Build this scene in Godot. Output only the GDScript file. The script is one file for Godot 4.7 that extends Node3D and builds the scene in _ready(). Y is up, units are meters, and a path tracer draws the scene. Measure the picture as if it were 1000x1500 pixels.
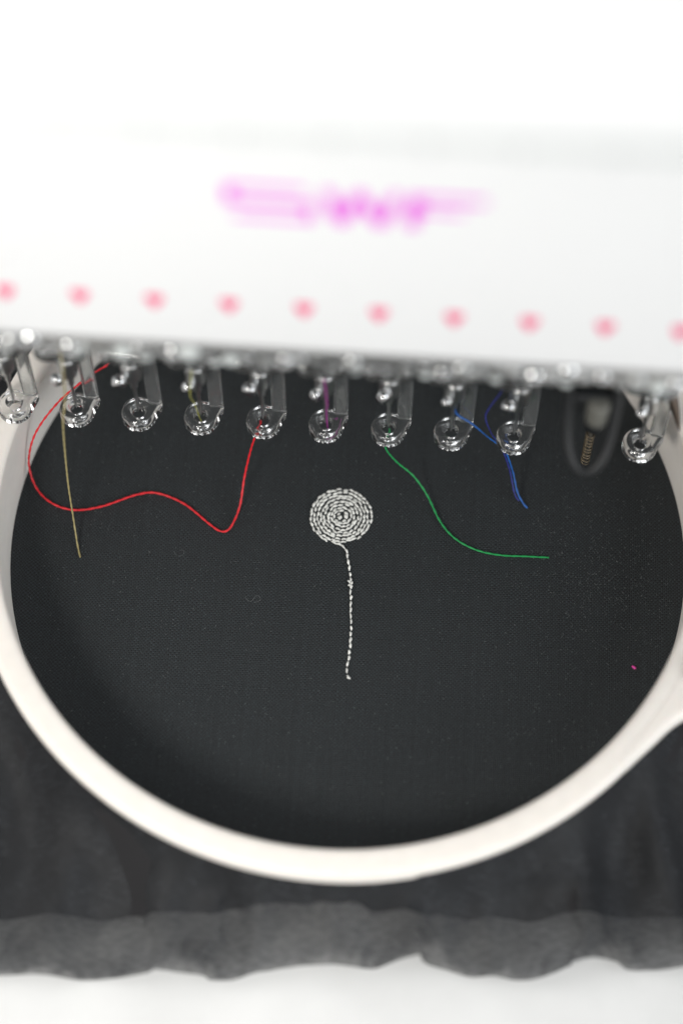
extends Node3D
# An embroidery hoop under a multi-needle embroidery head, close up. Shapes are written in millimetres and scaled by MM.

const MM := 0.001
const PITCH := 13.6156
var rng := RandomNumberGenerator.new()
var M := {}
var taken := {}

# ---------------------------------------------------------------- mesh helpers

func to_mesh(v: PackedVector3Array, n: PackedVector3Array, uv: PackedVector2Array, idx: PackedInt32Array, orient: bool) -> ArrayMesh:
	# orient: closed solids are turned so that their faces look outwards
	if orient:
		var vol := 0.0
		for i in range(0, idx.size(), 3):
			vol += v[idx[i]].dot(v[idx[i + 1]].cross(v[idx[i + 2]]))
		if vol > 0.0:
			for i in range(0, idx.size(), 3):
				var t := idx[i + 1]
				idx[i + 1] = idx[i + 2]
				idx[i + 2] = t
	if n.is_empty():
		n.resize(v.size())
		for i in range(0, idx.size(), 3):
			var a := idx[i]
			var b := idx[i + 1]
			var c := idx[i + 2]
			var f := (v[c] - v[a]).cross(v[b] - v[a])
			n[a] += f
			n[b] += f
			n[c] += f
		for i in n.size():
			n[i] = n[i].normalized() if n[i].length_squared() > 1e-20 else Vector3.UP
	var sc := PackedVector3Array()
	sc.resize(v.size())
	for i in v.size():
		sc[i] = v[i] * MM
	var a2 := []
	a2.resize(Mesh.ARRAY_MAX)
	a2[Mesh.ARRAY_VERTEX] = sc
	a2[Mesh.ARRAY_NORMAL] = n
	if not uv.is_empty():
		a2[Mesh.ARRAY_TEX_UV] = uv
	a2[Mesh.ARRAY_INDEX] = idx
	var m := ArrayMesh.new()
	m.add_surface_from_arrays(Mesh.PRIMITIVE_TRIANGLES, a2)
	return m

# grid of nu x nv points from fn(i, j); wraps where asked
func grid(nu: int, nv: int, fn: Callable, wu: bool, wv: bool, orient := true, flip := false, cloth_uv := false) -> ArrayMesh:
	var v := PackedVector3Array()
	var uv := PackedVector2Array()
	var idx := PackedInt32Array()
	for j in nv:
		for i in nu:
			var p: Vector3 = fn.call(i, j)
			v.append(p)
			if cloth_uv:
				uv.append(Vector2(p.x + p.z * 0.06, p.z - p.x * 0.06) / 37.0)
	for j in (nv if wv else nv - 1):
		for i in (nu if wu else nu - 1):
			var a := j * nu + i
			var b := j * nu + (i + 1) % nu
			var c := ((j + 1) % nv) * nu + i
			var d := ((j + 1) % nv) * nu + (i + 1) % nu
			if flip:
				idx.append_array([a, c, b, b, c, d])
			else:
				idx.append_array([a, b, c, b, d, c])
	return to_mesh(v, PackedVector3Array(), uv, idx, orient)

# profile (radius, height) turned round the y axis; closed_profile joins its last point to its first
func lathe(prof: Array, seg := 32, at := Vector3.ZERO, closed_profile := false) -> ArrayMesh:
	return grid(seg, prof.size(), func(i: int, j: int):
		var a: float = TAU * i / seg
		return at + Vector3(prof[j].x * cos(a), prof[j].y, prof[j].x * sin(a)), true, closed_profile)

# a round bar standing between y0 and y1, ends slightly rounded
func bar(r: float, y0: float, y1: float, at := Vector3.ZERO, seg := 24, e := 0.4) -> ArrayMesh:
	return lathe([Vector2(0.0001, y0), Vector2(r - e, y0), Vector2(r - e * 0.3, y0 + e * 0.3), Vector2(r, y0 + e), Vector2(r, y1 - e), Vector2(r - e * 0.3, y1 - e * 0.3), Vector2(r - e, y1), Vector2(0.0001, y1)], seg, at)

# a box with rounded edges
func rbox(c: Vector3, s: Vector3, r := 0.6, k := 4) -> ArrayMesh:
	var v := PackedVector3Array()
	var n := PackedVector3Array()
	var idx := PackedInt32Array()
	var h := s / 2.0 - Vector3.ONE * r
	var nu := 4 * k
	var rows := []
	for half in 2:
		for t in k:
			rows.append([-PI / 2 * (1.0 - float(t) / (k - 1)) if half == 0 else PI / 2 * float(t) / (k - 1), -1.0 if half == 0 else 1.0])
	for row in rows:
		for q in 4:
			for t in k:
				var a := PI / 2 * (q + float(t) / (k - 1))
				var d := Vector3(cos(row[0]) * cos(a), sin(row[0]), cos(row[0]) * sin(a))
				var sx: float = [1.0, -1.0, -1.0, 1.0][q]
				var sz: float = [1.0, 1.0, -1.0, -1.0][q]
				v.append(c + Vector3(sx * h.x, row[1] * h.y, sz * h.z) + d * r)
				n.append(d)
	var nv := rows.size()
	for j in nv - 1:
		for i in nu:
			var a := j * nu + i
			var b := j * nu + (i + 1) % nu
			idx.append_array([a, b, a + nu, b, b + nu, a + nu])
	# the two flat ends
	for e in 2:
		var row := 0 if e == 0 else (nv - 1) * nu
		for q in range(1, 3):
			idx.append_array([row, row + q * k, row + (q + 1) * k])
	var m := to_mesh(v, n, PackedVector2Array(), idx, true)
	return m

# a flat outline (x, y) given thickness along z, with sharp sides
func plate(poly: PackedVector2Array, z0: float, z1: float) -> ArrayMesh:
	var st := SurfaceTool.new()
	st.begin(Mesh.PRIMITIVE_TRIANGLES)
	st.set_smooth_group(-1)
	var tri := Geometry2D.triangulate_polygon(poly)
	for z in [z0, z1]:
		for k in range(0, tri.size(), 3):
			var o := [0, 1, 2] if z == z1 else [0, 2, 1]
			var p: Vector2 = poly[tri[k]]
			var flip := ((poly[tri[k + 1]] - p).cross(poly[tri[k + 2]] - p) > 0.0)
			if flip:
				o.reverse()
			for q in o:
				var w: Vector2 = poly[tri[k + q]]
				st.add_vertex(Vector3(w.x, w.y, z) * MM)
	var cw := Geometry2D.is_polygon_clockwise(poly)
	for k in poly.size():
		var a := poly[k]
		var b := poly[(k + 1) % poly.size()]
		if not cw:
			var t := a
			a = b
			b = t
		for w in [[a, z1], [a, z0], [b, z1], [b, z1], [a, z0], [b, z0]]:
			st.add_vertex(Vector3(w[0].x, w[0].y, w[1]) * MM)
	st.generate_normals()
	return st.commit()

func smooth_path(pts: PackedVector3Array, step: float) -> PackedVector3Array:
	var out := PackedVector3Array()
	for i in pts.size() - 1:
		var a := pts[maxi(i - 1, 0)]
		var b := pts[i]
		var c := pts[i + 1]
		var d := pts[mini(i + 2, pts.size() - 1)]
		var k := maxi(2, int(b.distance_to(c) / step))
		for t in k:
			out.append(b.cubic_interpolate(c, a, d, float(t) / k))
	out.append(pts[pts.size() - 1])
	return out

# a thread along a path: two plies twisted together, so its outline and shading beat along its length
func thread_mesh(flat: Array, r: float, lay := 2.0, sides := 10, step := 0.16, wobble := 0.03) -> ArrayMesh:
	var pts := PackedVector3Array()
	for i in range(0, flat.size(), 3):
		pts.append(Vector3(flat[i], flat[i + 1], flat[i + 2]))
	var path := smooth_path(pts, step)
	var noise := FastNoiseLite.new()
	noise.seed = int(absf(pts[0].x) * 100.0)
	noise.frequency = 0.7
	var v := PackedVector3Array()
	var idx := PackedInt32Array()
	var nrm := Vector3.UP
	var along := 0.0
	var count := path.size()
	for k in count:
		var t := (path[mini(k + 1, count - 1)] - path[maxi(k - 1, 0)]).normalized()
		nrm = (nrm - t * nrm.dot(t))
		nrm = nrm.normalized() if nrm.length() > 1e-4 else t.cross(Vector3.RIGHT).normalized()
		var b := t.cross(nrm)
		if k > 0:
			along += path[k].distance_to(path[k - 1])
		var end := 0.02 if k == 0 or k == count - 1 else 1.0
		var off := nrm * noise.get_noise_2d(along, 0.0) * wobble + b * noise.get_noise_2d(along, 50.0) * wobble
		for s in sides:
			var a := TAU * s / sides
			var ply := 0.55 + 0.52 * absf(cos(a - along / lay * PI))
			v.append(path[k] + off + (nrm * cos(a) + b * sin(a)) * r * ply * end)
	for k in count - 1:
		for s in sides:
			var a := k * sides + s
			var b := k * sides + (s + 1) % sides
			idx.append_array([a, b, a + sides, b, b + sides, a + sides])
	return to_mesh(v, PackedVector3Array(), PackedVector2Array(), idx, true)

# ---------------------------------------------------------------- things and parts

func numbered(called: String) -> String:
	if not taken.has(called):
		taken[called] = 0
		return called
	taken[called] += 1
	return "%s_%03d" % [called, taken[called]]

func thing(called: String, label: String, category: String, at := Vector3.ZERO, turn := 0.0, group := "") -> Node3D:
	var o := Node3D.new()
	o.name = numbered(called)
	add_child(o, true)
	o.position = at * MM
	o.rotation.y = turn
	tag(o, label, category, group)
	return o

func tag(o: Node3D, label: String, category := "", group := "", kind := "") -> void:
	if label:
		o.set_meta("label", label)
	if category:
		o.set_meta("category", category)
	if group:
		o.set_meta("group", group)
	if kind:
		o.set_meta("kind", kind)

func part(called: String, mesh: Mesh, m: Material, parent: Node3D = self, at := Vector3.ZERO) -> MeshInstance3D:
	var o := MeshInstance3D.new()
	o.name = called if parent != self else numbered(called)
	o.mesh = mesh
	o.material_override = m
	o.position = at * MM
	parent.add_child(o, true)
	return o

func mat(c: Color, rough := 0.5, metal := 0.0) -> StandardMaterial3D:
	var m := StandardMaterial3D.new()
	m.albedo_color = c.linear_to_srgb()
	m.roughness = rough
	m.metallic = metal
	return m

# ---------------------------------------------------------------- textures

# plain weave: brightness of each crossing, with threads of uneven tone, and lint caught in it
func weave_images(size: int, threads: int, lint: float) -> Array:
	var col := PackedByteArray()
	var hgt := PackedByteArray()
	col.resize(size * size)
	hgt.resize(size * size)
	var warp := PackedFloat32Array()
	var weft := PackedFloat32Array()
	for i in threads:
		warp.append(rng.randf_range(0.95, 1.05))
		weft.append(rng.randf_range(0.93, 1.07))
	var fuzz := FastNoiseLite.new()
	fuzz.seed = 5
	fuzz.frequency = 0.02
	# threads of uneven width: for each pixel the thread it lies in and how near its ridge
	var which := []
	var ridge := []
	for axis in 2:
		var widths := PackedFloat32Array()
		var total := 0.0
		for i in threads:
			widths.append(rng.randf_range(0.75, 1.25))
			total += widths[i]
		var w := PackedInt32Array()
		var rd := PackedFloat32Array()
		var at := 0
		var start := 0.0
		for x in size:
			while at < threads - 1 and (x + 0.5) >= start + widths[at] * size / total:
				start += widths[at] * size / total
				at += 1
			w.append(at)
			rd.append(sin(PI * clampf((x + 0.5 - start) / (widths[at] * size / total), 0.01, 0.99)))
		which.append(w)
		ridge.append(rd)
	for y in size:
		var ty: int = which[1][y]
		var cy: float = ridge[1][y]
		for x in size:
			var tx: int = which[0][x]
			var cx: float = ridge[0][x]
			var over := (tx + ty) % 2 == 0
			var h: float = sqrt(cx) * (0.55 + 0.45 * cy) if over else sqrt(cy) * (0.55 + 0.45 * cx)
			var tone: float = warp[tx] if over else weft[ty] * 0.55
			var g := 215.0 * tone * (0.9 + 0.2 * fuzz.get_noise_2d(x, y * 3.0 if over else y)) * (0.8 + 0.2 * rng.randf())
			col[y * size + x] = int(clampf(g, 0.0, 255.0))
			hgt[y * size + x] = int(h * 255.0)
	# pale fibre ends and dust in the cloth
	for k in int(lint):
		var x := rng.randi() % size
		var y := rng.randi() % size
		var bright := rng.randf_range(1.05, 1.25)
		var a := rng.randf() * TAU
		for t in rng.randi_range(4, 16):
			var xx := posmod(x + int(cos(a) * t), size)
			var yy := posmod(y + int(sin(a) * t), size)
			for w in 3:
				var q := yy * size + posmod(xx + w, size)
				col[q] = int(clampf(col[q] * bright, 0.0, 255.0))
	var out := []
	for b in [col, hgt]:
		var im := Image.create_from_data(size, size, false, Image.FORMAT_L8, b)
		im.convert(Image.FORMAT_RGB8)
		out.append(ImageTexture.create_from_image(im))
	return out

# the loose cloth is sheer: how densely its threads lie differs from patch to patch, mostly along the weft
func sheer_image() -> ImageTexture:
	var size := 512
	var n := FastNoiseLite.new()
	n.seed = 61
	n.frequency = 0.045
	n.fractal_octaves = 4
	var b := PackedByteArray()
	b.resize(size * size * 4)
	for y in size:
		for x in size:
			var v := n.get_noise_2d(x * 0.5, y * 1.5) + 0.25 * (rng.randf() - 0.5) + 0.9 * n.get_noise_2d(x * 0.16 + 900.0, y * 0.10)
			var q := (y * size + x) * 4
			var g := int(clampf(205.0 + 22.0 * v, 0.0, 255.0))
			b[q] = g
			b[q + 1] = g
			b[q + 2] = g
			b[q + 3] = int(clampf(216.0 + 46.0 * v, 0.0, 255.0))
	return ImageTexture.create_from_image(Image.create_from_data(size, size, false, Image.FORMAT_RGBA8, b))

func noise_tex(freq: float, c0: Color, c1: Color, seed_: int, oct := 5, normal := false, size := 512) -> NoiseTexture2D:
	var n := FastNoiseLite.new()
	n.seed = seed_
	n.frequency = freq
	n.fractal_octaves = oct
	var t := NoiseTexture2D.new()
	t.width = size
	t.height = size
	t.seamless = true
	t.noise = n
	if normal:
		t.as_normal_map = true
		t.bump_strength = 2.0
	else:
		var g := Gradient.new()
		g.set_color(0, c0)
		g.set_color(1, c1)
		t.color_ramp = g
	return t

func triplanar(m: StandardMaterial3D, per_metre: float) -> void:
	m.uv1_triplanar = true
	m.uv1_scale = Vector3.ONE * per_metre

func materials() -> void:
	M.enamel = mat(Color(0.82, 0.83, 0.84), 0.32)
	M.enamel.roughness_texture = noise_tex(0.03, Color(0.25, 0.25, 0.25), Color(0.45, 0.45, 0.45), 21)
	M.enamel.roughness = 1.0
	triplanar(M.enamel, 12.0)
	M.case = mat(Color(0.07, 0.072, 0.075), 0.5)
	M.rail = mat(Color(0.60, 0.635, 0.63), 0.25)
	M.frost = mat(Color(0.80, 0.82, 0.82), 0.08)
	M.frost.albedo_color.a = 0.06
	M.frost.refraction_enabled = true
	M.frost.refraction_scale = 0.05
	M.logo = mat(Color(0.76, 0.035, 0.72), 0.45)
	M.mark = mat(Color(0.84, 0.05, 0.21), 0.45)
	M.chrome = mat(Color(0.78, 0.79, 0.80), 0.12, 1.0)
	M.steel = mat(Color(0.58, 0.59, 0.59), 0.3, 1.0)
	M.brass = mat(Color(0.17, 0.14, 0.10), 0.45, 1.0)
	M.dull = mat(Color(0.13, 0.13, 0.115), 0.5)
	M.dark_steel = mat(Color(0.16, 0.13, 0.11), 0.35, 1.0)
	M.clear = mat(Color(0.97, 0.98, 0.98, 0.0), 0.03)
	M.clear.albedo_color.a = 0.02
	M.clear.refraction_enabled = true
	M.clear.refraction_scale = 0.05
	M.smoke = mat(Color(0.010, 0.0115, 0.013), 0.5)
	M.hoop = mat(Color(0.93, 0.87, 0.815), 0.45)
	M.hoop.albedo_texture = noise_tex(0.012, Color(0.97, 0.97, 0.97), Color(1, 1, 1), 31)
	M.hoop.normal_enabled = true
	M.hoop.normal_texture = noise_tex(0.06, Color.BLACK, Color.WHITE, 33, 4, true)
	M.hoop.normal_scale = 0.025
	M.hoop.subsurf_scatter_enabled = true
	M.hoop.subsurf_scatter_strength = 0.06
	triplanar(M.hoop, 30.0)
	M.table = mat(Color(0.80, 0.81, 0.81), 0.4)
	M.table.albedo_texture = noise_tex(0.01, Color(0.96, 0.96, 0.96), Color(1, 1, 1), 41)
	triplanar(M.table, 6.0)
	var weave := weave_images(1024, 88, 900)
	M.cloth = mat(Color(0.062, 0.079, 0.090), 0.6)
	M.cloth.albedo_texture = weave[0]
	M.cloth.heightmap_enabled = true
	M.cloth.heightmap_texture = weave[1]
	M.cloth.heightmap_scale = 0.018
	M.cloth.metallic_specular = 0.45
	M.loose = mat(Color(0.025, 0.028, 0.033), 0.7)
	M.loose.albedo_texture = sheer_image()
	M.loose.metallic_specular = 0.5
	M.loose.transparency = BaseMaterial3D.TRANSPARENCY_ALPHA
	M.loose.albedo_color.a = 0.9
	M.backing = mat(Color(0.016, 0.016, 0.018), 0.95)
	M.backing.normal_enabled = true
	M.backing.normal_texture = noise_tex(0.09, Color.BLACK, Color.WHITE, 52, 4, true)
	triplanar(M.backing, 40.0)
	M.stitch = []
	for k in 3:
		var s := mat(Color(0.82, 0.83, 0.80) * (0.86 + 0.1 * k), 0.34)
		s.rim_enabled = true
		s.rim = 0.3
		M.stitch.append(s)
	for c in [["red", Color(0.72, 0.018, 0.028)], ["gold", Color(0.34, 0.29, 0.13)], ["green", Color(0.012, 0.33, 0.085)], ["blue", Color(0.014, 0.12, 0.45)], ["navy", Color(0.022, 0.03, 0.24)], ["purple", Color(0.30, 0.03, 0.24)], ["olive", Color(0.26, 0.26, 0.05)], ["pink", Color(0.75, 0.06, 0.38)], ["lint", Color(0.22, 0.23, 0.23)]]:
		var t := mat(c[1], 0.42)
		t.rim_enabled = true
		t.rim = 0.35
		t.rim_tint = 0.6
		M[c[0]] = t

# ---------------------------------------------------------------- the machine

func machine_frame() -> Transform3D:
	return Transform3D(Basis(Vector3.UP, deg_to_rad(-4.53)), Vector3(-4.50, 0.0, -19.29))

func build_head() -> void:
	var f := machine_frame()
	var head := thing("embroidery_machine", "white embroidery machine with magenta lettering and a row of red dots", "embroidery machine", f.origin, deg_to_rad(-4.53))
	part("housing", rbox(Vector3(0, 142, -53), Vector3(206, 98, 138), 3.0), M.case, head)
	part("column", rbox(Vector3(0, 92, -165), Vector3(120, 194, 84), 5.0), M.enamel, head)
	var fp := part("front_plate", rbox(Vector3(2, 131, 18.9), Vector3(210, 82, 3.2), 1.0), M.enamel, head)
	var face := 20.5
	# the lettering on the plate
	var S := PackedVector2Array([Vector2(-14.5, 144.0), Vector2(-1.0, 144.0), Vector2(-0.6, 142.8), Vector2(-12.6, 142.8), Vector2(-12.6, 139.9), Vector2(0.6, 139.9), Vector2(0.6, 134.4), Vector2(-13.0, 134.4), Vector2(-13.0, 135.5), Vector2(-1.0, 135.5), Vector2(-1.0, 138.7), Vector2(-14.5, 138.7)])
	var W := PackedVector2Array([Vector2(2.0, 143.8), Vector2(4.0, 143.8), Vector2(5.4, 137.4), Vector2(7.4, 143.8), Vector2(9.2, 143.8), Vector2(11.7, 137.2), Vector2(13.4, 143.8), Vector2(15.3, 143.8), Vector2(12.9, 134.4), Vector2(10.8, 134.4), Vector2(8.3, 140.6), Vector2(6.4, 134.4), Vector2(4.1, 134.4)])
	var F := PackedVector2Array([Vector2(16.6, 143.8), Vector2(29.6, 143.8), Vector2(29.2, 142.5), Vector2(19.2, 142.5), Vector2(19.0, 140.0), Vector2(26.0, 140.0), Vector2(25.7, 139.0), Vector2(18.7, 139.0), Vector2(18.2, 134.4), Vector2(16.1, 134.4)])
	for p in [S, W, F]:
		part("letter", plate(p, face - 0.05, face + 0.12), M.logo, fp)
	var mark := plate(PackedVector2Array([Vector2(-1.7, 1.7), Vector2(-0.9, 2.3), Vector2(0, 2.0), Vector2(0.9, 2.3), Vector2(1.7, 1.7), Vector2(1.5, 0.4), Vector2(0.5, -1.8), Vector2(0, -2.3), Vector2(-0.5, -1.8), Vector2(-1.5, 0.4)]), -0.05, 0.12)
	for k in 11:
		var x := -56.1 + k * PITCH
		part("number_mark", mark, M.mark, fp, Vector3(x, 105, face))
	# the upper unit that stands forward over the plate, and the guides along its lower edge
	part("upper_cover", rbox(Vector3(2, 240, -8), Vector3(214, 96, 104), 4.0), M.enamel, head)
	part("guide_bar", rbox(Vector3(2, 190.8, 41.5), Vector3(206, 2.2, 2.4), 1.0), M.rail, head)
	for k in 13:
		var x := -62.5 + k * PITCH + rng.randf_range(-0.4, 0.4)
		part("thread_guide", bar(0.55, 187.6, 190.2, Vector3.ZERO, 12, 0.2), M.steel, head, Vector3(x, 0, 41.5))
	# the rail under the plate with two bushings to each needle
	part("lower_rail", rbox(Vector3(2, 85.2, 15.2), Vector3(208, 9.4, 8.6), 2.8), M.steel, head)
	var bushing := lathe([Vector2(0.0001, 0.0), Vector2(2.9, 0.0), Vector2(2.9, 0.9), Vector2(2.4, 1.7), Vector2(1.3, 2.2), Vector2(0.0001, 2.35)], 20)
	for k in 60:
		var x := -95.0 + k * PITCH / 4
		var size := rng.randf_range(0.55, 0.85)
		var b := part("bushing", bushing, [M.steel, M.chrome, M.rail, M.steel][rng.randi() % 4], head, Vector3(x + rng.randf_range(-0.5, 0.5), 84.2 + rng.randf_range(-1.8, 1.6), 18.5))
		b.rotation = Vector3(PI / 2.6 + rng.randf_range(-0.3, 0.3), 0, rng.randf_range(-0.35, 0.35))
		b.scale = Vector3.ONE * size
		if k % 4 == 2:
			part("pin", lathe([Vector2(0.0001, 73.5), Vector2(0.8, 73.7), Vector2(1.5, 74.5), Vector2(1.6, 75.5), Vector2(1.2, 76.6), Vector2(1.2, 82.0), Vector2(0.0001, 82.0)], 16), M.rail, head, Vector3(x + 0.2, 0, 14.7))

# the outline of the clear foot, seen from above: a ring round the needle drawn out to a corner at its back right
func foot_radius(a: float, r: float) -> float:
	var best := r
	var dir := Vector2(cos(a), sin(a))
	# the tail: a convex outline through the two tangents, cut by a straight back edge
	var poly := [Vector2(3.45, 1.2), Vector2(4.7, -2.0), Vector2(4.85, -2.6), Vector2(4.8, -3.1), Vector2(4.5, -3.5), Vector2(4.0, -3.65), Vector2(1.6, -3.7), Vector2(0.3, -3.6)]
	for k in poly.size() - 1:
		var p: Vector2 = poly[k]
		var q: Vector2 = poly[k + 1]
		var den := dir.cross(q - p)
		if absf(den) > 1e-6:
			var t := p.cross(q - p) / den
			var s := p.cross(dir) / den
			if t > 0.0 and s >= 0.0 and s <= 1.0:
				best = maxf(best, t)
	return best

func foot_mesh(seed_: int) -> ArrayMesh:
	var seg := 96
	var hole := 1.4
	var prof := []  # (share of the way from hole to outline, height)
	for t in 5:
		var a := PI / 2 * t / 4.0
		prof.append(Vector2(1.0 - 0.10 * (1.0 - sin(a)), 0.4 * (1.0 - cos(a))))
	for t in 9:
		var a := PI / 2 * t / 8.0
		prof.append(Vector2(1.0 - 0.40 * (1.0 - cos(a)), 1.5 + 1.9 * sin(a)))
	prof.append(Vector2(0.46, 3.3))
	for t in 6:
		var a := PI / 2 * t / 5.0
		prof.append(Vector2(0.34 * (1.0 - sin(a)), 3.3 - 1.2 * (1.0 - cos(a))))
	for t in 4:
		var a := PI / 2 * t / 3.0
		prof.append(Vector2(0.12 * (1.0 - cos(a)), 0.4 * (1.0 - sin(a))))
	return grid(seg, prof.size(), func(i: int, j: int):
		var a: float = TAU * i / seg
		var slot := 0.35 * exp(-pow((a - PI * 0.5) / 0.07, 2.0)) * clampf((prof[j].x - 0.5) * 2.0, 0.0, 1.0)
		var r: float = lerpf(hole, foot_radius(a, 3.8), prof[j].x) - slot
		return Vector3(r * cos(a), prof[j].y, r * sin(a)), true, true)

func make_foot() -> Node3D:
	# origin: on the needle's line, at the level of the cloth
	var o := Node3D.new()
	o.name = "presser_foot"
	part("sole", foot_mesh(1), M.clear, o, Vector3(0, 21.0, 0))
	part("shank", rbox(Vector3(3.2, 35.4, -2.7), Vector3(3.3, 24.0, 1.7), 0.8, 6), M.frost, o)
	part("bridge", rbox(Vector3(-0.6, 49.6, -1.0), Vector3(11.0, 5.0, 8.2), 2.2, 6), M.frost, o)
	part("needle_clamp", lathe([Vector2(0.0001, 38.6), Vector2(1.5, 38.7), Vector2(2.0, 39.4), Vector2(2.2, 40.6), Vector2(2.2, 45.2), Vector2(1.9, 46.2), Vector2(0.0001, 46.4)], 28), M.steel, o)
	var sc := part("clamp_screw", lathe([Vector2(0.0001, 0), Vector2(1.5, 0), Vector2(1.7, 0.4), Vector2(1.7, 1.5), Vector2(1.2, 2.0), Vector2(0.0001, 2.1)], 20), M.chrome, o, Vector3(-2.0, 41.4, 2.0))
	sc.rotation.x = PI / 2
	part("needle", lathe([Vector2(0.0001, 23.4), Vector2(0.12, 24.0), Vector2(0.36, 27.0), Vector2(0.42, 34.0), Vector2(0.8, 35.0), Vector2(0.8, 39.0), Vector2(0.0001, 39.0)], 12), M.steel, o)
	part("needle_bar", bar(2.2, 46.3, 93.0), M.chrome, o)
	return o

func build_feet() -> void:
	var f := machine_frame()
	var labels := [
		"clear presser foot over the left hoop rim, leftmost of the row",
		"clear presser foot beside the gold thread, second from the left rim",
		"clear presser foot on bare black cloth, between gold and olive threaded feet",
		"clear presser foot with an olive thread above its ring",
		"clear presser foot whose ring releases the red thread",
		"clear presser foot with a purple thread, straight above the stitched disc",
		"clear presser foot whose ring releases the green thread",
		"clear presser foot right of the green thread, where the bright blue thread starts",
		"clear presser foot with the blue threads crossing its ring",
		"",
		"clear presser foot at the right rim, right of the dark foot",
	]
	var first := make_foot()
	for k in 11:
		if k == 9:
			continue
		var o: Node3D = first
		if k > 0:
			o = first.duplicate()
		o.name = numbered("presser_foot")
		add_child(o, true)
		for c in o.get_children():
			if c.name.begins_with("clamp_screw"):
				c.position += Vector3(rng.randf_range(-0.5, 0.5), rng.randf_range(-0.8, 0.8), rng.randf_range(-0.3, 0.3)) * MM
				c.rotation.y += rng.randf_range(-0.6, 0.6)
				c.scale = Vector3.ONE * rng.randf_range(0.75, 1.05)
		var p := f * Vector3((k - 5) * PITCH, 0, 0)
		o.position = p * MM
		o.rotation.y = deg_to_rad(-4.53 + [0.0, 2.0, -3.0, 1.0, -1.0, 2.0, -2.0, 1.0, 3.0, 0.0, -9.0][k])
		tag(o, labels[k], "presser foot", "clear presser feet in a row")
	# the needle at work: a black foot, lower than the others, with a spring round the needle
	var at := f * Vector3(4.15 * PITCH, 0, 0.0)
	var d := thing("dark_presser_foot", "black hooked presser foot with a spring behind it, between two clear feet", "presser foot", at, deg_to_rad(-4.53))
	part("hook", thread_mesh([-7.2, 76.0, 10.9, -6.9, 64.0, 12.4, -6.6, 57.0, 14.9, -5.7, 52.5, 18.4, -3.9, 50.0, 20.7, -1.3, 49.6, 20.9, 0.9, 51.5, 19.3, 2.1, 55.0, 16.5, 2.6, 60.0, 13.9, 2.7, 68.0, 11.9, 2.7, 84.0, 9.9], 1.35, 1000.0, 14, 0.5, 0.0), M.smoke, d)
	part("bridge", rbox(Vector3(-2.0, 63.5, 10.9), Vector3(8.5, 3.2, 4.0), 1.0), M.smoke, d)
	var coil := []
	for t in 120:
		var a := t * 0.52
		coil.append_array([0.6 + 0.85 * cos(a), 13.0 + t * 0.115, 0.85 * sin(a)])
	part("spring", thread_mesh(coil, 0.22, 1000.0, 8, 0.3, 0.0), M.brass, d)
	part("needle", lathe([Vector2(0.0001, 6.0), Vector2(0.15, 7.0), Vector2(0.42, 11.0), Vector2(0.5, 29.2), Vector2(0.0001, 29.2)], 12, Vector3(0.6, 0, 0)), M.steel, d)
	part("needle_clamp", lathe([Vector2(0.0001, 29.0), Vector2(1.6, 29.2), Vector2(2.2, 30.4), Vector2(2.2, 36.0), Vector2(1.6, 37.0), Vector2(0.0001, 37.2)], 24, Vector3(0.9, 0, 0)), M.smoke, d)
	part("post", bar(2.3, 57.0, 64.5, Vector3(-0.8, 0, 13.2), 24, 0.8), M.dull, d)
	part("needle_bar", bar(1.6, 37.0, 93.0, Vector3(0.9, 0, 0)), M.dark_steel, d)
	# a pointed release lever beside the last foot
	var lv := thing("release_lever", "small brown pointed lever over the right hoop rim", "lever", f * Vector3(5.46 * PITCH, 0, 0.0), deg_to_rad(-4.53))
	part("blade", grid(12, 6, func(i: int, j: int):
		var a: float = TAU * i / 12.0
		var t: float = j / 5.0
		var r: float = [0.001, 1.5, 1.3, 0.9, 0.5, 0.001][j]
		return Vector3(-2.2 + t * 3.4 + r * 0.8 * cos(a), 44.0 - t * 12.0, -2.0 + t * 3.5 + r * 0.5 * sin(a)), true, false), M.dark_steel, lv)
	part("pivot", lathe([Vector2(0.0001, 42.0), Vector2(1.6, 42.2), Vector2(2.2, 43.6), Vector2(2.2, 46.0), Vector2(1.4, 47.2), Vector2(0.0001, 47.4)], 20), M.chrome, lv, Vector3(-2.6, 0, -2.0))
	part("arm", bar(1.4, 47.0, 93.0), M.steel, lv, Vector3(-2.6, 0, -2.0))

# ---------------------------------------------------------------- hoop, cloth, table

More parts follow.
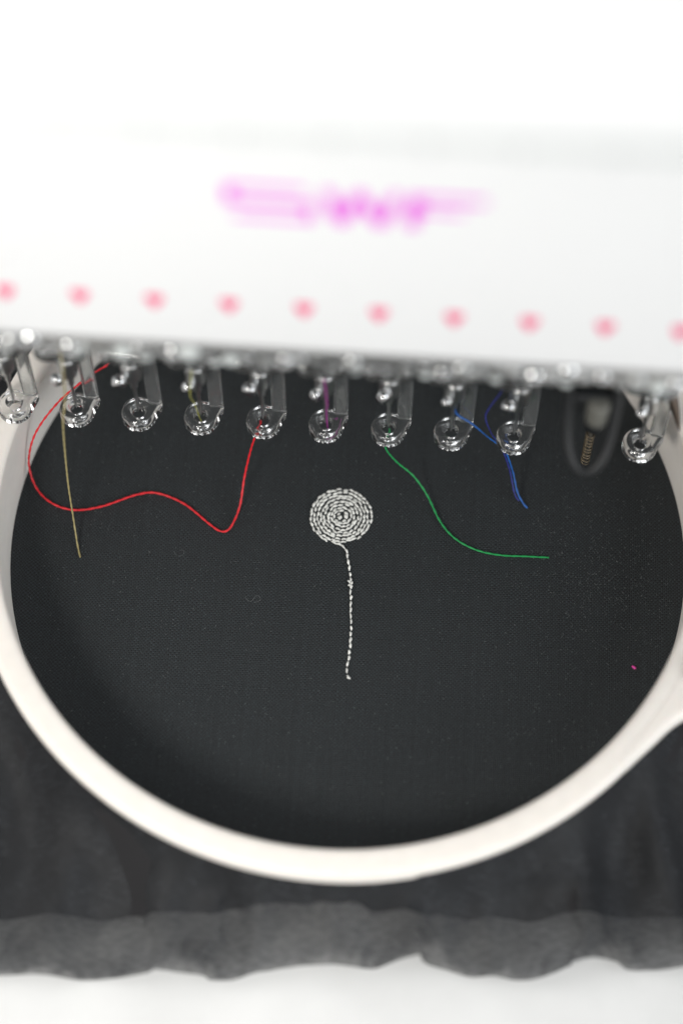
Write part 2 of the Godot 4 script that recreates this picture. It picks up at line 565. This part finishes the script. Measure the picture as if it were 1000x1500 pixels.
func build_hoop() -> void:
	var h := thing("embroidery_hoop", "round cream plastic embroidery hoop holding the black cloth", "embroidery hoop")
	var prof := [Vector2(74.9, -0.4), Vector2(75.0, 6.0), Vector2(75.15, 14.0), Vector2(75.25, 18.2), Vector2(75.45, 18.8), Vector2(75.95, 19.2), Vector2(76.8, 19.35), Vector2(79.6, 19.35), Vector2(80.7, 19.1), Vector2(81.25, 18.5), Vector2(81.4, 17.5), Vector2(81.35, 16.4), Vector2(81.0, 15.5), Vector2(80.6, 15.1), Vector2(76.7, 15.1), Vector2(76.4, 12.0), Vector2(76.3, -0.4), Vector2(75.6, -0.7)]
	part("inner_ring", lathe(prof, 256, Vector3.ZERO, true), M.hoop, h)
	# the outer ring is split at the front: its left end stands a little prouder than its right end
	var po := [Vector2(76.6, -4.6), Vector2(76.6, 14.9), Vector2(80.3, 14.9), Vector2(80.75, 14.7), Vector2(80.95, 14.2), Vector2(80.7, 13.5), Vector2(80.2, 12.8), Vector2(79.6, 12.2), Vector2(79.6, -4.6)]
	var n := 240
	part("outer_ring", grid(n, po.size(), func(i: int, j: int):
		var a: float = TAU * i / n
		var out := clampf((po[j].x - 79.6) / 2.0, 0.0, 1.0)
		var away := rad_to_deg(a) - 80.5
		var d := -0.75 * smoothstep(0.0, 1.5, -away) * (1.0 - smoothstep(18.0, 34.0, -away)) + 0.2 * (1.0 - smoothstep(0.0, 16.0, absf(away - 6.0)))
		var r: float = po[j].x + out * d
		return Vector3(r * cos(a), po[j].y, r * sin(a)), true, true), M.hoop, h)
	# the lug on the right where the machine's arm takes hold
	var inner := [46.0, 43.0, 40.0, 37.0, 34.0, 30.0, 25.0, 18.0, 10.0, 0.0, -6.0]
	var outer := [Vector2(56.6, 58.6), Vector2(59.7, 55.7), Vector2(62.9, 52.8), Vector2(66.2, 49.7), Vector2(69.6, 47.4), Vector2(73.5, 46.0), Vector2(80.0, 45.3), Vector2(95.0, 45.0), Vector2(110.0, 43.0), Vector2(112.0, 2.0), Vector2(108.0, -8.5)]
	var a_line := PackedVector3Array()
	var b_line := PackedVector3Array()
	for k in inner.size():
		var a := deg_to_rad(inner[k])
		a_line.append(Vector3(cos(a), 0, sin(a)) * 79.0)
		b_line.append(Vector3(outer[k].x, 0, outer[k].y))
	var steps := 6
	var lug_prof := [Vector2(0.0, 19.42), Vector2(-3.0, 19.42), Vector2(-1.7, 19.40), Vector2(-0.9, 19.25), Vector2(-0.35, 18.7), Vector2(-0.05, 17.8), Vector2(0.0, 16.6), Vector2(-0.2, 15.6), Vector2(-0.7, 15.0)]
	var along := func(line: PackedVector3Array, i: int) -> Vector3:
		var q := mini(i / steps, line.size() - 2)
		var t := float(i - q * steps) / steps
		return line[q].cubic_interpolate(line[q + 1], line[maxi(q - 1, 0)], line[mini(q + 2, line.size() - 1)], t)
	part("side_lug", grid((inner.size() - 1) * steps + 1, lug_prof.size(), func(i: int, j: int):
		var p: Vector3 = along.call(a_line, i)
		var q: Vector3 = along.call(b_line, i)
		var out := (q - p).normalized()
		var w: Vector3 = p if j < 1 else q + out * lug_prof[j].x * minf(1.0, p.distance_to(q) / 3.0)
		return Vector3(w.x, lug_prof[j].y, w.z), false, false), M.hoop, h)
	var clip := part("clip", lathe([Vector2(0.0001, 22.2), Vector2(2.6, 22.0), Vector2(3.4, 21.2), Vector2(3.6, 20.0), Vector2(3.6, 19.0), Vector2(0.0001, 19.0)], 28), M.chrome, h, Vector3(74.0, -0.2, 38.5))
	part("clip_slot", rbox(Vector3(0, 22.2, 0), Vector3(4.6, 0.5, 0.7), 0.15), M.dark_steel, clip)

var fold_noise := FastNoiseLite.new()
var crease_noise := FastNoiseLite.new()

# how high the loose cloth stands above the table at a point
func drape(x: float, z: float) -> float:
	var r := sqrt(x * x + z * z)
	var off := r - 79.9
	var h := -4.5 + 16.6 * exp(-maxf(off, 0.0) / 5.5) 
	var free := 1.0 - exp(-maxf(off, 0.0) / 4.0)
	var folds := 0.0
	for q in [[11.2, 4.2, 6.0], [49.0, 6.0, 6.0], [-39.0, 6.0, 4.6], [-6.0, 6.5, 3.8], [-63.0, 5.0, 3.0], [70.0, 4.5, 4.4], [-20.0, 3.0, 3.0], [29.0, 3.0, 2.0], [-90.0, 8.0, 5.0], [92.0, 8.0, 5.0]]:
		var c: float = q[0] * (0.72 + 0.28 * clampf(z / 93.0, -1.0, 1.2))
		folds += q[2] * exp(-pow((x - c) / q[1], 2.0))
	if z < 30.0:
		folds *= clampf((z + 20.0) / 50.0, 0.0, 1.0)
	h += folds * free
	h += (fold_noise.get_noise_2d(x * 1.3, z * 0.5) * 1.7 + 1.4) * free
	h += crease_noise.get_noise_2d(x * 1.2, z * 1.6) * (0.05 + 0.07 * smoothstep(78.0, 86.0, z)) * free
	return maxf(h, -4.55)

func front_edge(x: float) -> float:
	var e := PackedVector2Array([Vector2(-140, 95.5), Vector2(-72, 95.0), Vector2(-55, 95.8), Vector2(-40, 95.2), Vector2(-26, 96.4), Vector2(-13, 94.4), Vector2(4, 94.4), Vector2(11, 93.4), Vector2(18, 94.4), Vector2(26, 96.0), Vector2(35, 96.8), Vector2(40, 94.6), Vector2(45, 94.0), Vector2(54.5, 93.6), Vector2(56.5, 94.8), Vector2(69, 94.8), Vector2(140, 95.5)])
	for k in e.size() - 1:
		if x <= e[k + 1].x:
			return lerpf(e[k].y, e[k + 1].y, smoothstep(e[k].x, e[k + 1].x, x))
	return 96.0

# the front edge of the cloth where a ray from the hoop's middle meets it
func reach(a: float) -> float:
	var c := cos(a)
	var s := sin(a)
	var best := 170.0
	best = minf(best, 118.0 / maxf(absf(c), 1e-4))
	if s < 0.0:
		best = minf(best, 105.0 / -s)
	else:
		best = minf(best, front_edge(c * best if absf(c) * best < 118.0 else 118.0 * signf(c)) / maxf(s, 1e-4))
		for k in 6:
			best = minf(118.0 / maxf(absf(c), 1e-4), front_edge(c * best) / maxf(s, 1e-4))
	return best

func build_cloth() -> void:
	fold_noise.seed = 11
	fold_noise.frequency = 0.045
	fold_noise.fractal_octaves = 2
	crease_noise.seed = 12
	crease_noise.frequency = 0.22
	crease_noise.fractal_octaves = 3
	var cl := thing("black_cloth", "black woven cotton stretched in the cream hoop with its loose edge on the table", "cloth")
	# stretched and all but flat inside the hoop
	var soft := FastNoiseLite.new()
	soft.seed = 4
	soft.frequency = 0.02
	part("hooped_panel", grid(160, 50, func(i: int, j: int):
		var a: float = TAU * i / 160.0
		var r: float = 75.2 * j / 49.0 + 0.001
		var p := Vector3(r * cos(a), 0, r * sin(a))
		p.y = soft.get_noise_2d(p.x, p.z) * 0.25 * (1.0 - pow(r / 75.2, 4.0)) - 0.1
		return p, true, false, false, true, true), M.cloth, cl)
	part("loose_border", grid(1500, 44, func(i: int, j: int):
		var a: float = TAU * i / 1500.0
		var t: float = j / 43.0
		var r := lerpf(79.7, reach(a), t)
		var x := r * cos(a)
		var z := r * sin(a)
		var y := drape(x, z)
		var free := smoothstep(80.5, 86.0, r) * smoothstep(20.0, 60.0, z)
		for q in [[-46.0, 4.4, 3.8, 0.10], [-31.0, 2.6, 2.6, -0.35], [9.2, 3.0, 2.4, 0.06], [40.5, 5.2, 4.2, 0.08]]:
			var e := exp(-pow((x - q[0] - (z - 88.0) * q[3] - 3.0 * fold_noise.get_noise_2d(q[0] * 9.0, z * 2.0)) / (q[2] * (1.0 + 0.2 * crease_noise.get_noise_2d(q[0] * 5.0, z * 0.4))), 2.0)) * free
			x += q[1] * e
			y += q[1] * 0.45 * e
		return Vector3(x, y, z), true, false, false, true, true), M.loose, cl)
	build_stitches(cl)
	# the dark backing under the cloth: it ends short of the cloth's front edge
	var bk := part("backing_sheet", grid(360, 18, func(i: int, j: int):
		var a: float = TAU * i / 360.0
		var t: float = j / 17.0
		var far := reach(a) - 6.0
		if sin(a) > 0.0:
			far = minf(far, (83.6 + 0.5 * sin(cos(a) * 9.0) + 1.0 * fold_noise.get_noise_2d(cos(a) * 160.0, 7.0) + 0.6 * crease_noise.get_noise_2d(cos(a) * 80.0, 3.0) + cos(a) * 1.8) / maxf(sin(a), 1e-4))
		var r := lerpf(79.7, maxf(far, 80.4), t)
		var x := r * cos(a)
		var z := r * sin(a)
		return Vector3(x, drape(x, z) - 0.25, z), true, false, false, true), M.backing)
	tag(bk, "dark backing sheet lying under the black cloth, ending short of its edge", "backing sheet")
	var tb := part("table_top", rbox(Vector3(0, -18.0, 60), Vector3(1400, 26.0, 900), 2.0), M.table)
	tag(tb, "white table top under the hoop", "", "", "structure")

func stitch_mesh(length: float, seed_: int) -> ArrayMesh:
	var seg := 14
	var sides := 10
	return grid(sides, seg + 1, func(i: int, j: int):
		var t := float(j) / seg
		var a: float = TAU * i / sides
		var bulge := pow(sin(PI * clampf(t, 0.001, 0.999)), 0.45)
		var ply := 0.80 + 0.24 * absf(cos(a - t * length * 3.4 + seed_))
		var r := 0.275 * bulge * ply + 0.001
		var up := 0.30 * pow(sin(PI * t), 0.7) - 0.10
		return Vector3((t - 0.5) * length, up + r * 0.75 * sin(a), r * cos(a) + 0.04 * sin(t * 7.0 + seed_)), true, false)

func build_stitches(cl: Node3D) -> void:
	var shapes := []
	for k in 4:
		shapes.append(stitch_mesh(1.22 + 0.08 * k, k))
	var disc := Node3D.new()
	disc.name = "embroidered_disc"
	cl.add_child(disc, true)
	disc.set_meta("label", "white spiral of stitches filling a round disc")
	var line := Node3D.new()
	line.name = "embroidered_stem"
	cl.add_child(line, true)
	line.set_meta("label", "white line of stitches running from the disc towards the front")
	var put := func(p: Vector3, dir: float, owner_: Node3D, size := 1.0) -> void:
		var s := part("stitch", shapes[rng.randi() % 4], M.stitch[rng.randi() % 3], owner_, p)
		s.rotation = Vector3(rng.randf_range(-0.1, 0.1), -dir + rng.randf_range(-0.13, 0.13), rng.randf_range(-0.07, 0.07))
		s.scale = Vector3(size * rng.randf_range(0.92, 1.08), rng.randf_range(0.85, 1.25), rng.randf_range(0.85, 1.15))
	# the spiral, from its middle outwards; it leaves the disc at the front, heading right
	var c := Vector3(-1.1, 0.02, -8.15)
	var gap := 0.74
	var r := 0.2
	var turn := r / gap * TAU
	var last := 6.95 / gap * TAU
	var shift := 2.03 + last
	while turn < last:
		var rr := gap * turn / TAU
		var a := shift - turn
		var p := c + Vector3(rr * cos(a) * 1.015, 0, rr * sin(a))
		put.call(p + Vector3(rng.randf_range(-0.18, 0.18), rng.randf_range(-0.10, 0.08), rng.randf_range(-0.18, 0.18)), a - PI / 2, disc, 0.75 if rr < 1.2 else 1.0)
		turn += rng.randf_range(1.08, 1.30) / maxf(rr, 0.45)
	var pts := PackedVector3Array()
	var flat := [-3.6, 0, -1.95, -2.4, 0, -1.4, -1.0, 0, -0.7, -0.1, 0, 1.0, 0.4, 0, 4.0, 0.6, 0, 6.8, 0.6, 0, 8.5, 0.7, 0, 12.6, 0.7, 0, 16.7, 0.5, 0, 20.7, 0.3, 0, 24.8, -0.3, 0, 28.4, -0.1, 0, 30.4]
	for i in range(0, flat.size(), 3):
		pts.append(Vector3(flat[i], 0.02, flat[i + 2]))
	var path := smooth_path(pts, 0.05)
	var along := 0.0
	var next := 0.6
	for k in range(1, path.size()):
		along += path[k].distance_to(path[k - 1])
		if along >= next:
			var d := path[mini(k + 3, path.size() - 1)] - path[maxi(k - 3, 0)]
			put.call(path[k] + Vector3(rng.randf_range(-0.12, 0.12), 0, 0), atan2(d.z, d.x), line, rng.randf_range(0.92, 1.1))
			next += rng.randf_range(1.32, 1.6) if along > 5.0 else 1.2
	# the little knot half way and the tie-off at the end
	for q in [[0.35, 8.0, 0.9], [0.95, 8.3, 2.0], [0.5, 8.9, 0.3], [0.8, 9.2, 1.4], [-0.1, 30.6, 1.2], [0.05, 30.9, 0.4]]:
		put.call(Vector3(q[0], 0.12, q[1]), q[2], line, 0.75)

# ---------------------------------------------------------------- threads and lint

func loose_thread(called: String, label: String, flat: Array, m: Material, r: float, lay := 2.0) -> void:
	var o := part(called, thread_mesh(flat, r, lay), m)
	tag(o, label, "thread")

func build_threads() -> void:
	loose_thread("red_thread", "red thread looping over the cloth to the left rim", [-18.7, 22.6, -20.6, -18.9, 20.5, -20.4, -20.2, 17.0, -19.2, -21.5, 11.0, -18.4, -22.9, 5.0, -15.5, -24.0, 1.5, -10.1, -26.0, 0.6, -5.4, -28.0, 0.3, -4.5, -30.6, 0.3, -6.2, -36.5, 0.3, -11.4, -42.8, 0.3, -14.2, -47.7, 0.3, -13.7, -54.9, 0.3, -11.0, -61.0, 0.3, -10.1, -66.0, 0.5, -11.6, -69.7, 1.0, -15.1, -71.3, 4.0, -19.0, -70.5, 9.0, -21.6, -68.1, 14.0, -24.1, -63.6, 19.0, -27.3, -59.2, 23.0, -29.2, -54.9, 28.0, -29.6, -49.6, 36.0, -29.2, -44.0, 60.0, -27.0, -42.5, 92.5, -24.0], M.red, 0.25)
	loose_thread("gold_thread", "dull gold thread hanging onto the cloth near the left rim", [-59.3, 0.3, 1.7, -60.0, 0.8, -1.1, -60.8, 4.0, -6.1, -61.0, 14.0, -9.6, -60.6, 26.0, -12.6, -60.0, 35.0, -14.4, -58.9, 42.0, -16.3, -58.0, 60.0, -16.9, -58.0, 92.5, -17.2], M.gold, 0.21)
	loose_thread("green_thread", "green thread curving over the cloth right of the stitched disc", [9.3, 23.0, -18.1, 9.3, 21.5, -18.0, 9.0, 19.0, -17.5, 8.6, 16.0, -16.9, 11.0, 9.0, -17.3, 14.9, 4.0, -16.2, 18.0, 1.5, -12.6, 20.9, 0.5, -6.3, 24.3, 0.3, -2.1, 29.1, 0.3, 0.7, 34.4, 0.3, 1.9, 39.7, 0.3, 2.2, 44.8, 0.25, 2.5], M.green, 0.22)
	loose_thread("blue_thread", "bright blue thread with a frayed end, right of the green thread", [22.9, 36.0, -17.6, 23.5, 31.0, -17.4, 27.0, 26.0, -17.6, 31.1, 18.0, -18.4, 34.9, 12.0, -18.4, 37.1, 5.0, -16.7, 38.2, 2.0, -13.1, 39.4, 0.7, -11.0, 40.5, 0.3, -9.7], M.blue, 0.22)
	loose_thread("navy_thread", "dark blue thread loop falling behind the bright blue thread", [34.2, 92.5, -18.0, 33.9, 60.0, -18.6, 33.2, 46.0, -17.2, 32.5, 40.0, -17.6, 30.5, 32.0, -18.2, 29.9, 28.0, -17.9, 31.6, 20.0, -18.4, 34.3, 13.0, -18.2, 36.4, 6.0, -16.4, 37.5, 2.2, -12.8, 38.6, 0.9, -11.2], M.navy, 0.17)
	var f := machine_frame()
	var p := f * Vector3(0.25, 0, 0.5)
	loose_thread("purple_thread", "purple thread hanging through the foot above the stitched disc", [p.x - 0.4, 47.5, p.z + 1.6, p.x + 0.2, 40.0, p.z + 3.6, p.x, 32.0, p.z + 1.0, p.x + 0.1, 24.0, p.z, p.x + 0.5, 20.6, p.z + 0.4, p.x + 1.4, 20.3, p.z - 1.2, p.x + 2.6, 20.2, p.z - 3.0], M.purple, 0.19)
	p = f * Vector3(-2 * PITCH - 0.2, 0, 0.5)
	loose_thread("olive_thread", "olive thread hanging to the fourth foot from the left rim", [p.x - 0.3, 47.5, p.z + 1.4, p.x - 1.0, 40.0, p.z + 3.4, p.x - 0.6, 32.0, p.z + 1.2, p.x - 0.1, 24.0, p.z, p.x + 0.3, 20.5, p.z - 0.2], M.olive, 0.17)
	# a magenta scrap near the right rim
	var k := part("thread_scrap", thread_mesh([61.5, 0.2, 28.6, 61.9, 0.4, 28.9, 62.3, 0.35, 29.4], 0.27, 1.2), M.pink)
	tag(k, "tiny magenta thread scrap on the cloth by the right rim", "thread")
	var l := part("lint_curl", thread_mesh([-22.6, 0.1, 11.6, -21.4, 0.2, 12.6, -20.0, 0.3, 11.2, -19.2, 0.2, 12.2, -20.6, 0.15, 12.9], 0.022, 1.2), M.lint)
	tag(l, "pale curl of lint on the cloth left of the stitched stem", "lint")
	l = part("lint_curl", thread_mesh([-38.6, 0.1, 0.2, -37.8, 0.2, 1.4, -36.6, 0.2, 1.2, -36.3, 0.15, 0.2, -37.2, 0.1, -0.1], 0.018, 1.2), M.lint)
	tag(l, "pale loop of lint on the cloth right of the gold thread's end", "lint")
	# dust: short fibre ends lying all over the stretched cloth
	var fibre := thread_mesh([0, 0, 0, 0.25, 0.05, 0.06, 0.55, 0.0, 0.02], 0.035, 3.0, 5, 0.15, 0.0)
	var mm := MultiMesh.new()
	mm.transform_format = MultiMesh.TRANSFORM_3D
	mm.mesh = fibre
	mm.instance_count = 2600
	for i in mm.instance_count:
		var a := rng.randf() * TAU
		var rr := sqrt(rng.randf()) * 73.0
		var q := Vector3(rr * cos(a), 0.12, rr * sin(a))
		if i % 3 == 0:
			q = Vector3(56.0 + rng.randfn() * 9.0, 0.12, 8.0 + rng.randfn() * 12.0)
			if Vector2(q.x, q.z).length() > 73.0:
				q = Vector3(rng.randf_range(-40, 40), 0.12, rng.randf_range(-20, 50))
		var b := Basis(Vector3.UP, rng.randf() * TAU).scaled(Vector3.ONE * rng.randf_range(0.3, 1.0))
		mm.set_instance_transform(i, Transform3D(b, q * MM))
	var dust := MultiMeshInstance3D.new()
	dust.name = "lint_fibres"
	dust.multimesh = mm
	dust.material_override = M.lint
	add_child(dust, true)
	tag(dust, "pale lint fibres scattered over the stretched black cloth", "lint", "", "stuff")

# ---------------------------------------------------------------- scene

func area_light(called: String, at: Vector3, size: Vector2, energy: float, tint: Color) -> void:
	var l := AreaLight3D.new()
	l.name = called
	l.area_size = size
	l.light_energy = energy
	l.light_color = tint
	l.area_range = 5.0
	l.shadow_enabled = true
	add_child(l)
	l.look_at_from_position(at, Vector3.ZERO)

func _ready() -> void:
	rng.seed = 7
	# camera: a 50 mm lens wide open, half a metre away, looking down on the hoop
	var cam := Camera3D.new()
	cam.name = "camera"
	var pitch := deg_to_rad(64.05)
	cam.position = Vector3(-1.23, 514.2 * sin(pitch), -9.25 + 514.2 * cos(pitch)) * MM
	cam.rotation = Vector3(-pitch, 0, 0)
	cam.rotate_object_local(Vector3.BACK, deg_to_rad(-0.42))
	cam.fov = 25.22
	cam.near = 0.02
	cam.far = 20.0
	var lens := CameraAttributesPhysical.new()
	lens.frustum_focal_length = 50.0
	lens.frustum_focus_distance = 0.505
	lens.frustum_near = 0.02
	lens.frustum_far = 20.0
	lens.exposure_aperture = 2.5
	cam.attributes = lens
	add_child(cam)
	cam.fov = 25.22
	# the white room around
	var env := Environment.new()
	env.background_mode = Environment.BG_COLOR
	env.background_color = Color(0.13, 0.13, 0.135).linear_to_srgb()
	env.tonemap_mode = Environment.TONE_MAPPER_LINEAR
	env.tonemap_exposure = 0.93
	env.sdfgi_enabled = true
	env.ssao_enabled = true
	env.ssil_enabled = true
	var we := WorldEnvironment.new()
	we.name = "environment"
	we.environment = env
	add_child(we)
	# a lamp close by, in front and to the left: it throws the hoop's shadow on the cloth
	area_light("front_lamp", Vector3(-0.166, 0.266, 0.249), Vector2(0.08, 0.08), 0.085, Color(1.0, 0.985, 0.96))
	# the broad window on the right, and a low bright one beside it
	area_light("right_window", Vector3(0.675, 0.495, 0.315), Vector2(0.70, 0.60), 0.38, Color(0.985, 0.995, 1.0))
	area_light("low_window", Vector3(0.54, 0.315, 0.648), Vector2(0.50, 0.40), 0.26, Color(0.985, 0.995, 1.0))
	# the window on the left, a little behind the machine's front
	area_light("left_window", Vector3(-0.72, 0.495, -0.09), Vector2(0.60, 0.50), 0.32, Color(1.0, 0.99, 0.975))
	materials()
	build_cloth()
	build_hoop()
	build_head()
	build_feet()
	build_threads()
